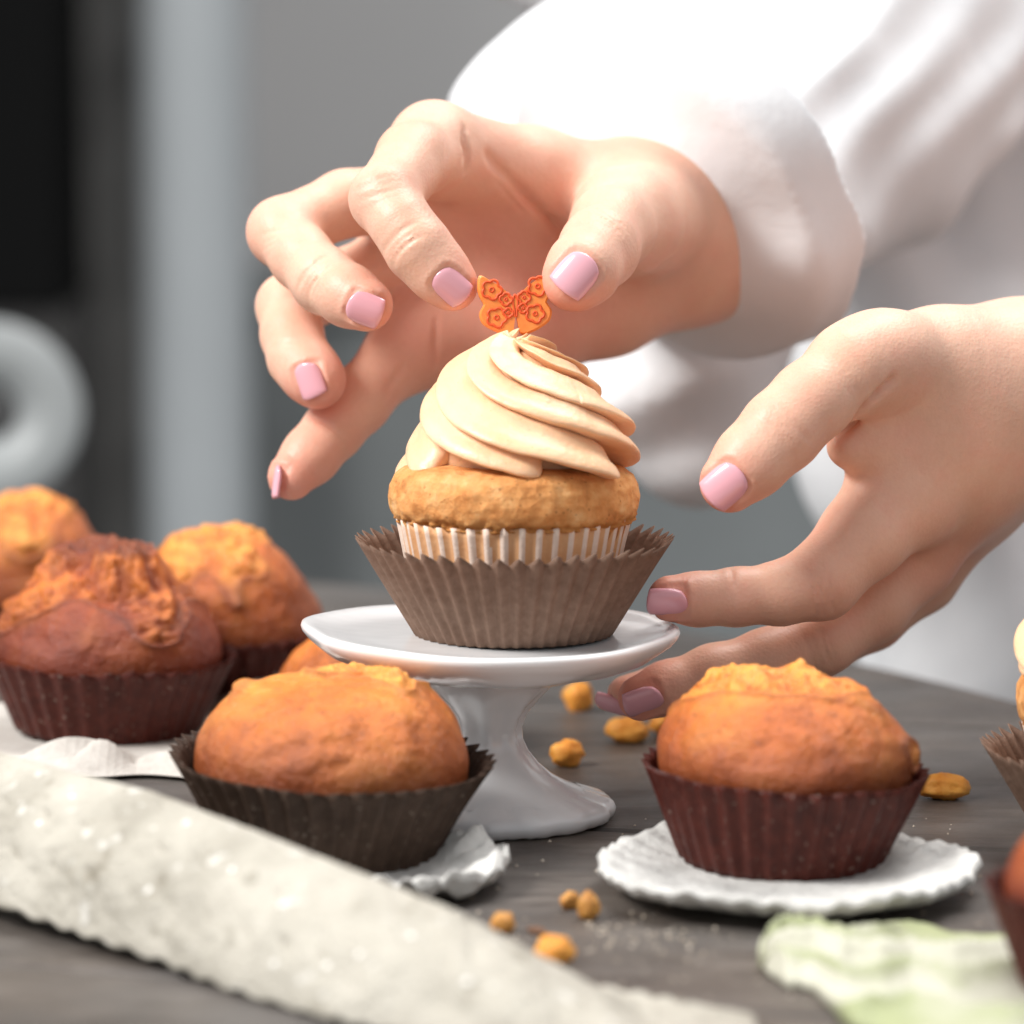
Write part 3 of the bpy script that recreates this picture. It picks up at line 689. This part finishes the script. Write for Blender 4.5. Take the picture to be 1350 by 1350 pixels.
# ------------------------------------------------------------------ person
def nodes(seq):
    """(px, py, dz mm, radius px) -> world points + radii"""
    return [(np.array(P(a, b, c)), PX(r, c)) for a, b, c, r in seq]
class Chain:
    def __init__(s, seq, k=.0025): s.n = nodes(seq); s.k = k
    def d(s, p):
        r = None
        for (a, ra), (b, rb) in zip(s.n[:-1], s.n[1:]):
            q = capd(p, a, b, ra, rb); r = q if r is None else smin(r, q, s.k)
        return r
def cdir(x, y, z=0.0):      # x right, y down, z away from the camera
    return (RT*x-UP*y+FW*z).normalized()
class Hand:
    def __init__(s, palm, fingers, kpalm, kf, sock=None):
        s.palm = [Chain(c, .006) for c in palm]; s.fing = [Chain([(a, b, z, r*(.955 if 0 < i else 1)) for i, (a, b, z, r) in enumerate(c)], .0028) for c in fingers]; s.kp = kpalm; s.kf = kf
        s.crease = []; s.nails = []; s.bumps = []
    def base(s, p):
        d = None
        for c in s.palm: q = c.d(p); d = q if d is None else smin(d, q, s.kp)
        out = d
        for f, k in zip(s.fing, s.kf):
            q = smin(d, f.d(p), k); out = smin(out, q, .0012)
        return out
    def bump(s, px, py, dz, rpx, amp):    # soft swelling (amp>0) or hollow (amp<0)
        s.bumps.append((np.array(P(px, py, dz)), PX(rpx, dz), amp))
    def fn(s, p):
        d = s.base(p)
        for c, r, a in s.bumps:
            q = p-c; d = d-a*np.exp(-(q*q).sum(1)/(r*r))
        for c, t, n, rad, w, dep, bow in s.crease:
            q = p-c; u = q@t; b = np.cross(n, t); v = q@b
            m = np.exp(-((u-bow*v*v)/w)**2)*np.exp(-((v/rad)**4))*(np.abs(q@n) < .006)
            d = d+dep*m
        for N in s.nails:
            c, t, n, b, L, W, Rr = N
            q = p-c; u = (q@b); v = (q@t); h = q@n
            sag = Rr-np.sqrt(np.maximum(Rr*Rr-u*u, 0)); hh = h+sag
            e = (np.abs(u)/(W*1.0))**4+(np.abs(v)/(L*1.0))**4
            inside = 1/(1+np.exp((e-1)*5))
            d = d+.00055*inside*(np.abs(hh) < .003)
            fold = np.exp(-((e**.25-1.18)/.12)**2)*(v < L*.6)
            d = d-.00022*fold*(np.abs(hh) < .003)
        return d
    def hit(s, px, py, z0=-70, z1=160):
        """where the ray through a pixel meets the hand"""
        o = np.array(CAM); v = np.array((P(px, py, 0)-CAM).normalized()); t = (.8+z0/1000)
        for _ in range(160):
            q = o+v*t; dd = float(s.base(q[None])[0])
            if dd < .00003: break
            t += dd*.7
            if t > 1.1: print("MISS", px, py); break
        e = 1e-4; g = np.array([float(s.base((q+e*np.eye(3)[i])[None])[0]-s.base((q-e*np.eye(3)[i])[None])[0]) for i in range(3)])
        return q, g/np.linalg.norm(g)
    def nail(s, px, py, dx, dy, L, W, Rr, nrm=None, dz_t=0, lift=0, nshift=.5):
        q, n = s.hit(px, py)
        if nrm is not None:
            n2 = np.array(nrm); n = n*(1-nshift)+n2*nshift; n /= np.linalg.norm(n)
        t = np.array(cdir(dx, dy, dz_t)); t = t-n*(t@n); t /= np.linalg.norm(t); b = np.cross(n, t)
        s.nails.append((q+n*lift, t, n, b, L/2, W/2, Rr))
    def wrinkle(s, px, py, dx, dy, rad, dep=.00042, w=.00045, bow=0.0, offs=(0,)):
        q, n = s.hit(px, py); t = np.array(cdir(dx, dy)); t = t-n*(t@n); t /= np.linalg.norm(t)
        for i, o in enumerate(offs): s.crease.append((q+t*o*.001, t, n, rad*.001*(1 if i % 2 == 0 else .75), w, dep*(1 if i % 2 == 0 else .7), bow*(1 if o >= 0 else -1)))
    def mesh(s, h=.00055):
        pts = []
        for c in s.palm+s.fing:
            for q, r in c.n: pts += [q-r-.003, q+r+.003]
        pts = np.array(pts); V, Q = sdf_mesh('h', s.fn, pts.min(0), pts.max(0), h, .0022)
        return relax(V, Q, 2, .4), Q
def nail_mesh(N, thick=.00042):
    c, t, n, b, L, W, Rr = N
    c, t, n, b = Vector(c), Vector(t), Vector(n), Vector(b)
    nu, nv = 22, 22; L *= .96; W *= .94
    def pt(i, j, k):
        x = i/nu*2-1; y = j/nv*2-1
        # square -> rounded outline: cuticle end rounder than the free edge
        wv = W*(1-.16*max(0, -y)**2.2-.05*max(0, y)**4)
        u = x*wv; v = y*L
        if y < 0: v = y*L*(1-.30*abs(x)**2.4)
        else: v = y*L*(1.04-.15*abs(x)**2.2)
        sag = Rr-math.sqrt(max(Rr*Rr-u*u, 0)); edge = 1-(max(abs(x), abs(y)))**8
        hgt = -sag-v*v*9+(thick*(.25+.75*edge) if k else -.0006)-.00055
        return c+b*u+t*v+n*(hgt+.0003)
    vs = [pt(i, j, k) for k in (1, 0) for j in range(nv+1) for i in range(nu+1)]
    A = (nu+1)*(nv+1); fs = []
    for k in (0, 1):
        for j in range(nv):
            for i in range(nu):
                a = k*A+j*(nu+1)+i; q = (a, a+1, a+nu+2, a+nu+1); fs.append(q if k == 0 else q[::-1])
    ring = [i for i in range(nu)]+[j*(nu+1)+nu for j in range(nv)]+[nv*(nu+1)+i for i in range(nu, 0, -1)]+[j*(nu+1) for j in range(nv, 0, -1)]
    for i in range(len(ring)): a = ring[i]; b2 = ring[(i+1) % len(ring)]; fs.append((a, A+a, A+b2, b2))
    return finish_normals(mesh('fingernail', vs, fs))

# right hand of the person (left in the picture), pinching the butterfly
RH = Hand(
    palm=[[(905,295,92,92),(830,272,80,76),(700,235,62,58),(575,200,42,56)],          # index metacarpal
          [(905,300,95,98),(800,310,84,76),(680,290,70,58),(540,262,62,50)],          # middle metacarpal
          [(910,300,98,98),(790,350,84,66),(660,360,74,54),(545,325,70,50)],
          [(910,305,98,98),(800,396,82,64),(690,428,74,68),(562,442,68,60)],          # heel of the hand
          [(975,275,125,92),(912,300,96,102)],                                        # forearm
          [(890,270,84,90),(850,290,60,66),(825,292,42,62)]],                           # thumb base
    fingers=[[(575,200,40,56),(545,210,24,50),(508,262,4,47),(530,296,-1,41),(552,328,-3,44),(578,358,-3,40),(596,376,-3,36)],
             [(540,262,60,52),(455,268,50,44),(372,306,40,46),(398,340,30,42),(428,370,22,44),(460,390,15,41),(483,402,11,37)],
             [(545,330,70,50),(455,372,64,43),(382,404,58,44),(385,442,50,41),(394,472,44,41),(410,492,40,40),(420,503,38,38)],
             [(560,440,68,58),(520,478,60,46),(470,530,52,44),(440,566,48,40),(410,600,44,38),(384,628,40,33)],
             [(825,292,42,64),(806,300,22,56),(790,328,6,53),(768,356,-4,49),(756,370,-6,43)]],
    kpalm=.010, kf=[.007,.006,.005,.009,.008])
RH.bump(560,165,40,40,.0012); RH.bump(665,330,40,60,-.003)
RH.nail(595,378,.72,.66,.0088,.0072,.0052, dz_t=.25)
RH.nail(480,409,.95,.38,.0084,.0078,.0056)
RH.nail(404,502,.35,.9,.0086,.0072,.0052, nrm=cdir(-.55,.15,-.8), nshift=.5)
RH.nail(359,634,-.30,.9,.0080,.0066,.0048, nrm=cdir(-.96,-.15,.05), nshift=.95, lift=-.0003)
RH.nail(760,360,-.62,.72,.0098,.0092,.0066)
RH.wrinkle(528,318,.62,.72,5,offs=(-1.6,0,1.5),bow=18); RH.wrinkle(492,252,.2,.9,5,offs=(-1.5,.6),dep=.00028,bow=20)
RH.wrinkle(412,362,.72,.6,5,offs=(-1.5,0,1.4),bow=18); RH.wrinkle(808,290,-.6,.75,5,offs=(-1.2,1.0),bow=18)
RH.wrinkle(372,452,.2,.95,4,offs=(0,1.3),dep=.00025)
def line(H_, pts, dx, dy, rad, dep, w):
    for px, py in pts: H_.wrinkle(px, py, dx, dy, rad, dep=dep, w=w)
line(RH, [(612,178),(615,196),(617,212)], 1, .1, 3.2, .0011, .0007)
line(RH, [(590,190)], 1, -.1, 4, .0004, .0006)
line(RH, [(690,262),(705,275),(720,288)], .6, -.8, 3.5, .0005, .0006)
line(RH, [(664,250),(680,270)], .7, -.7, 4, .0004, .0006)
line(RH, [(574,440),(576,462)], 1, .1, 4.5, .0006, .0006); line(RH, [(520,500)], .8, .5, 5, .0006, .0006); line(RH, [(440,565)], .6, -.8, 5, .0006, .0006)
line(RH, [(400,610)], .6, -.8, 5, .0003, .0005)
# left hand of the person (right in the picture), steadying the stand
LH = Hand(
    palm=[[(1260,560,22,80),(1185,570,14,56),(1142,576,8,34),(1116,590,5,20)],
          [(1480,515,40,112),(1350,520,30,106),(1265,548,24,100),(1195,650,16,68)],
          [(1350,535,32,98),(1270,610,30,86),(1205,735,32,50)],
          [(1350,500,30,90),(1240,482,16,68),(1165,475,4,56)],
          [(1350,550,40,84),(1285,640,46,68),(1215,760,52,42)],
          [(1700,500,110,140),(1480,515,40,112)]],
    fingers=[[(1175,474,4,56),(1120,492,-4,58),(1068,530,-10,54),(1030,568,-13,55),(990,608,-15,50),(962,636,-16,42)],
             [(1195,645,16,70),(1140,705,10,60),(1082,766,4,52),(1030,782,2,42),(970,787,0,38),(920,790,-1,35),(884,789,-2,32)],
             [(1205,735,32,54),(1150,800,26,48),(1085,845,20,45),(1010,868,16,39),(940,888,13,38),(880,907,12,35),(845,920,11,32)],
             [(1215,760,52,46),(1150,815,46,42),(1080,856,40,38),(1000,880,34,35),(880,905,28,33),(828,918,24,30)]],
    kpalm=.009, kf=[.007,.005,.004,.004])
LH.bump(1110,430,0,60,.0015)
LH.nail(955,640,-.72,.62,.0098,.0090,.0066)
LH.nail(880,800,-1,.05,.0092,.0074,.0052, nrm=cdir(.05,.75,-.65), nshift=.6)
LH.nail(850,930,-.88,.42,.0092,.0074,.0052, nrm=cdir(.1,.8,-.6), nshift=.6)
LH.nail(806,936,-.85,.5,.0086,.0070,.0050, nrm=cdir(-.2,.8,-.5), nshift=.6)
LH.wrinkle(1030,562,-.72,.7,6,offs=(-1.8,-.3,1.5),bow=16); LH.wrinkle(1085,792,-.95,.2,5,offs=(-1.8,0,1.6),bow=20)
LH.wrinkle(965,790,-1,.05,5,offs=(0,1.3),dep=.00028); LH.wrinkle(1080,862,-.9,.35,5,offs=(-1.6,0,1.5),bow=20)
for H_, px, py, dx, dy, rad in ((LH,1030,562,-.72,.7,4.5),(LH,1085,792,-.95,.2,4),(LH,1080,862,-.9,.35,4),(RH,528,318,.62,.72,4),(RH,412,362,.72,.6,4),(RH,500,248,.3,.9,4),(RH,352,318,.3,.9,4),(RH,808,290,-.6,.75,4.5),(LH,1120,492,-.8,.5,5)):
    H_.wrinkle(px+2, py+3, dx, dy, rad, dep=.0003, w=.0003, bow=-14, offs=(-3.0, -.8, .7, 2.6))
line(RH, [(652,214),(674,238),(697,262),(720,286),(738,306)], .72, -.70, 4.2, .0011, .0013)
line(LH, [(1168,512),(1150,530),(1132,548),(1118,563)], .72, .68, 3.5, .0015, .0011)
line(LH, [(1046,722)], -.8, .6, 4, .0006, .0005); line(LH, [(966,760)], -1, .1, 4, .0006, .0005); line(LH, [(1085,640),(1100,628)], .4, .9, 5, .0003, .0005)

def blush_shade_for(V, pts):
    a = np.zeros(len(V))
    for px, py, dz, r, k in pts:
        c = np.array(P(px, py, dz)); a = np.maximum(a, k*np.exp(-((V-c)**2).sum(1)/PX(r, dz)**2))
    return a
V1, Q1 = RH.mesh(HRES); V2, Q2 = LH.mesh(HRES)
b1 = blush_shade_for(V1, [(605,385,-3,45,.6),(495,410,12,45,.55),(425,515,38,45,.75),(380,640,40,60,.6),(750,385,-6,50,.65),(500,250,4,40,.3),(350,300,40,40,.3),(690,400,60,120,.5),(640,300,60,90,.4),(560,430,60,90,.35),(790,320,5,40,.25)])  # palm points paint its shading into the colour; fingertips and knuckles are redness
b2 = blush_shade_for(V2, [(940,660,-16,60,.6),(860,790,-2,55,.7),(830,925,11,60,.75),(1030,570,-13,50,.25),(1085,780,4,45,.25),(1240,740,30,60,.3)])
def tubeV(seq, n=40):
    vs = []; fs = []
    for i, (c, r) in enumerate(seq):
        a = seq[max(i-1, 0)][0]; b = seq[min(i+1, len(seq)-1)][0]; T = (b-a).normalized(); X = T.cross(Vector((0, 0, 1))).normalized(); Y = T.cross(X)
        for k in range(n): an = 2*math.pi*k/n; vs.append(c+X*(r*math.cos(an))+Y*(r*math.sin(an)))
    for i in range(len(seq)-1):
        for k in range(n): fs.append((i*n+k, i*n+(k+1) % n, (i+1)*n+(k+1) % n, (i+1)*n+k))
    return np.array([tuple(v) for v in vs]), np.array(fs)
TORSO = P(1760, 260, 420)
arms = [tubeV([(P(985,272,118), PX(100,118)), (P(1010,205,200), .017), (P(1090,110,275), .022), (P(1330,-130,400), .040), (TORSO+Vector((0, 0, .12)), .06)]),
        tubeV([(P(1690,500,107), PX(146,107)), (P(1900,470,200), .036), (P(2150,300,330), .044), (P(2180,60,400), .05), (TORSO+Vector((0, 0, .12)), .06)]),
        tubeV([(TORSO+Vector((0, 0, -.30)), .10), (TORSO, .11), (TORSO+Vector((0, 0, .14)), .10)])]
Vs = [V1, V2]; Qs = [Q1, Q2+len(V1)]; bl = [b1, b2]
for v_, q_ in arms: Qs.append(q_+sum(len(x) for x in Vs)); Vs.append(v_); bl.append(np.zeros(len(v_)))
person = thing('person', 'person in a white chef coat pinching the butterfly and steadying the stand', 'person', (TORSO.x, TORSO.y, -.76))
bme = np_mesh('body', np.concatenate(Vs), np.concatenate(Qs)); attr(bme, 'blush_shade', np.concatenate(bl))
def attach(o, par):
    o.parent = par; o.matrix_parent_inverse = Matrix.Translation(-Vector(par.location))
attach(link('body', bme, SKIN), person)
for H_ in (RH, LH):
    for N in H_.nails: attach(link('fingernail', nail_mesh(N), NAIL), person)

# coat: a sleeve, its turned-back cuff, the hanging drape and the body of the coat
def A(x): return np.array(x)
cuffC = A(P(838,300,92)); cuffN = A(cdir(-.66,.58,-.50)); cuffU = A(cdir(.66,.75,0)); cuffU -= cuffN*(cuffU@cuffN); cuffU /= np.linalg.norm(cuffU); cuffV = np.cross(cuffN, cuffU)
def folds(p, s, amp, seed=0):
    return amp*(np.sin(p[:, 0]*s+3*np.sin(p[:, 2]*s*.6+seed)+p[:, 1]*s*.5)*.6+.4*np.sin(p[:, 2]*s*1.7+p[:, 0]*s*1.1+seed*2))
def sleeve_fn(p):
    d = capd(p, A(P(905,245,150)), A(P(1080,120,260)), PX(170,150), PX(215,260))
    d = smin(d, capd(p, A(P(905,282,122)), A(P(1020,205,215)), .0285, .036), .012)
    d = smin(d, capd(p, A(P(700,160,185)), A(P(1010,60,240)), PX(112,185), PX(170,240)), .02)
    d = smin(d, capd(p, A(P(1080,110,260)), A(P(1330,-160,400)), PX(200,260), PX(300,400)), .03)
    d = smin(d, capd(p, A(P(700,-80,240)), A(P(1000,-60,260)), PX(80,240), PX(120,260)), .012)
    q = p-cuffC; h = q@cuffN
    rad = np.sqrt((q@cuffU)**2+(q@cuffV)**2)
    hole = np.maximum(rad-.0240, -(h+.045)); d = np.maximum(d, -hole)
    return d+folds(p, 70, .0030, 1)+.0016*np.sin(p[:, 0]*210-p[:, 2]*150+2*np.sin(p[:, 2]*60))
def cuff_fn(p):
    q = p-cuffC; h = q@cuffN; rad = np.sqrt((q@cuffU)**2+(q@cuffV)**2)
    f = folds(p, 90, .0016, 3)
    a_ = np.maximum(np.abs(rad-.0362+.22*(h+.012))-.0100, 0); b_ = np.maximum(np.abs(h+.012+.45*(rad-.0350))-.0050, 0)
    return np.sqrt(a_*a_+b_*b_)-.0022+f
def drape_fn(p):
    d = capd(p, A(P(880,500,175)), A(P(905,575,178)), PX(115,175), PX(90,178))
    d = smin(d, capd(p, A(P(960,380,190)), A(P(900,500,178)), PX(110,190), PX(100,178)), .012)
    d = smin(d, capd(p, A(P(1010,300,230)), A(P(960,400,200)), PX(120,230), PX(80,200)), .02)
    return d+folds(p, 95, .0025, 5)
def torso_fn(p):
    q = p-A(TORSO); e = A((.163, .10, .60)); k = np.sqrt(((q/e)**2).sum(1)); d1 = (k-1)*.11
    d = smin(d1, capd(p, A(P(1330,-160,400)), A(P(1600,-250,420)), .06, .075), .04)
    d = smin(d, capd(p, A(P(1250,560,330)), A(P(1290,880,335)), PX(150,330), PX(150,335)), .03)
    d = smin(d, capd(p, A(P(1180,60,400)), A(P(1380,560,400)), PX(190,400), PX(210,400)), .03)
    d = smin(d, capd(p, A(P(1100,300,330)), A(P(1230,600,330)), PX(95,330), PX(150,330)), .03)
    d = np.maximum(d, q[:, 2]-.26)
    return d+folds(p, 42, .0045, 2)+.002*np.sin(q[:, 0]*160+q[:, 2]*60)
def cloth_part(name, fn, c, ext, h):
    c = A(c); e = A(ext); V, Q = sdf_mesh(name, fn, c-e, c+e, h, .012, 4); V = relax(V, Q, 2, .5)
    attach(link(name, np_mesh(name, V, Q), COAT), person)
cloth_part('sleeve', sleeve_fn, P(1050,60,280), (.18, .20, .14), .0022)
cloth_part('cuff', cuff_fn, P(846,296,98), (.062, .062, .062), .0012)
cloth_part('sleeve_drape', drape_fn, P(930,460,195), (.06, .08, .07), .0018)
cloth_part('chef_coat', torso_fn, TORSO+Vector((-.03, 0, -.17)), (.27, .16, .45), .0050)
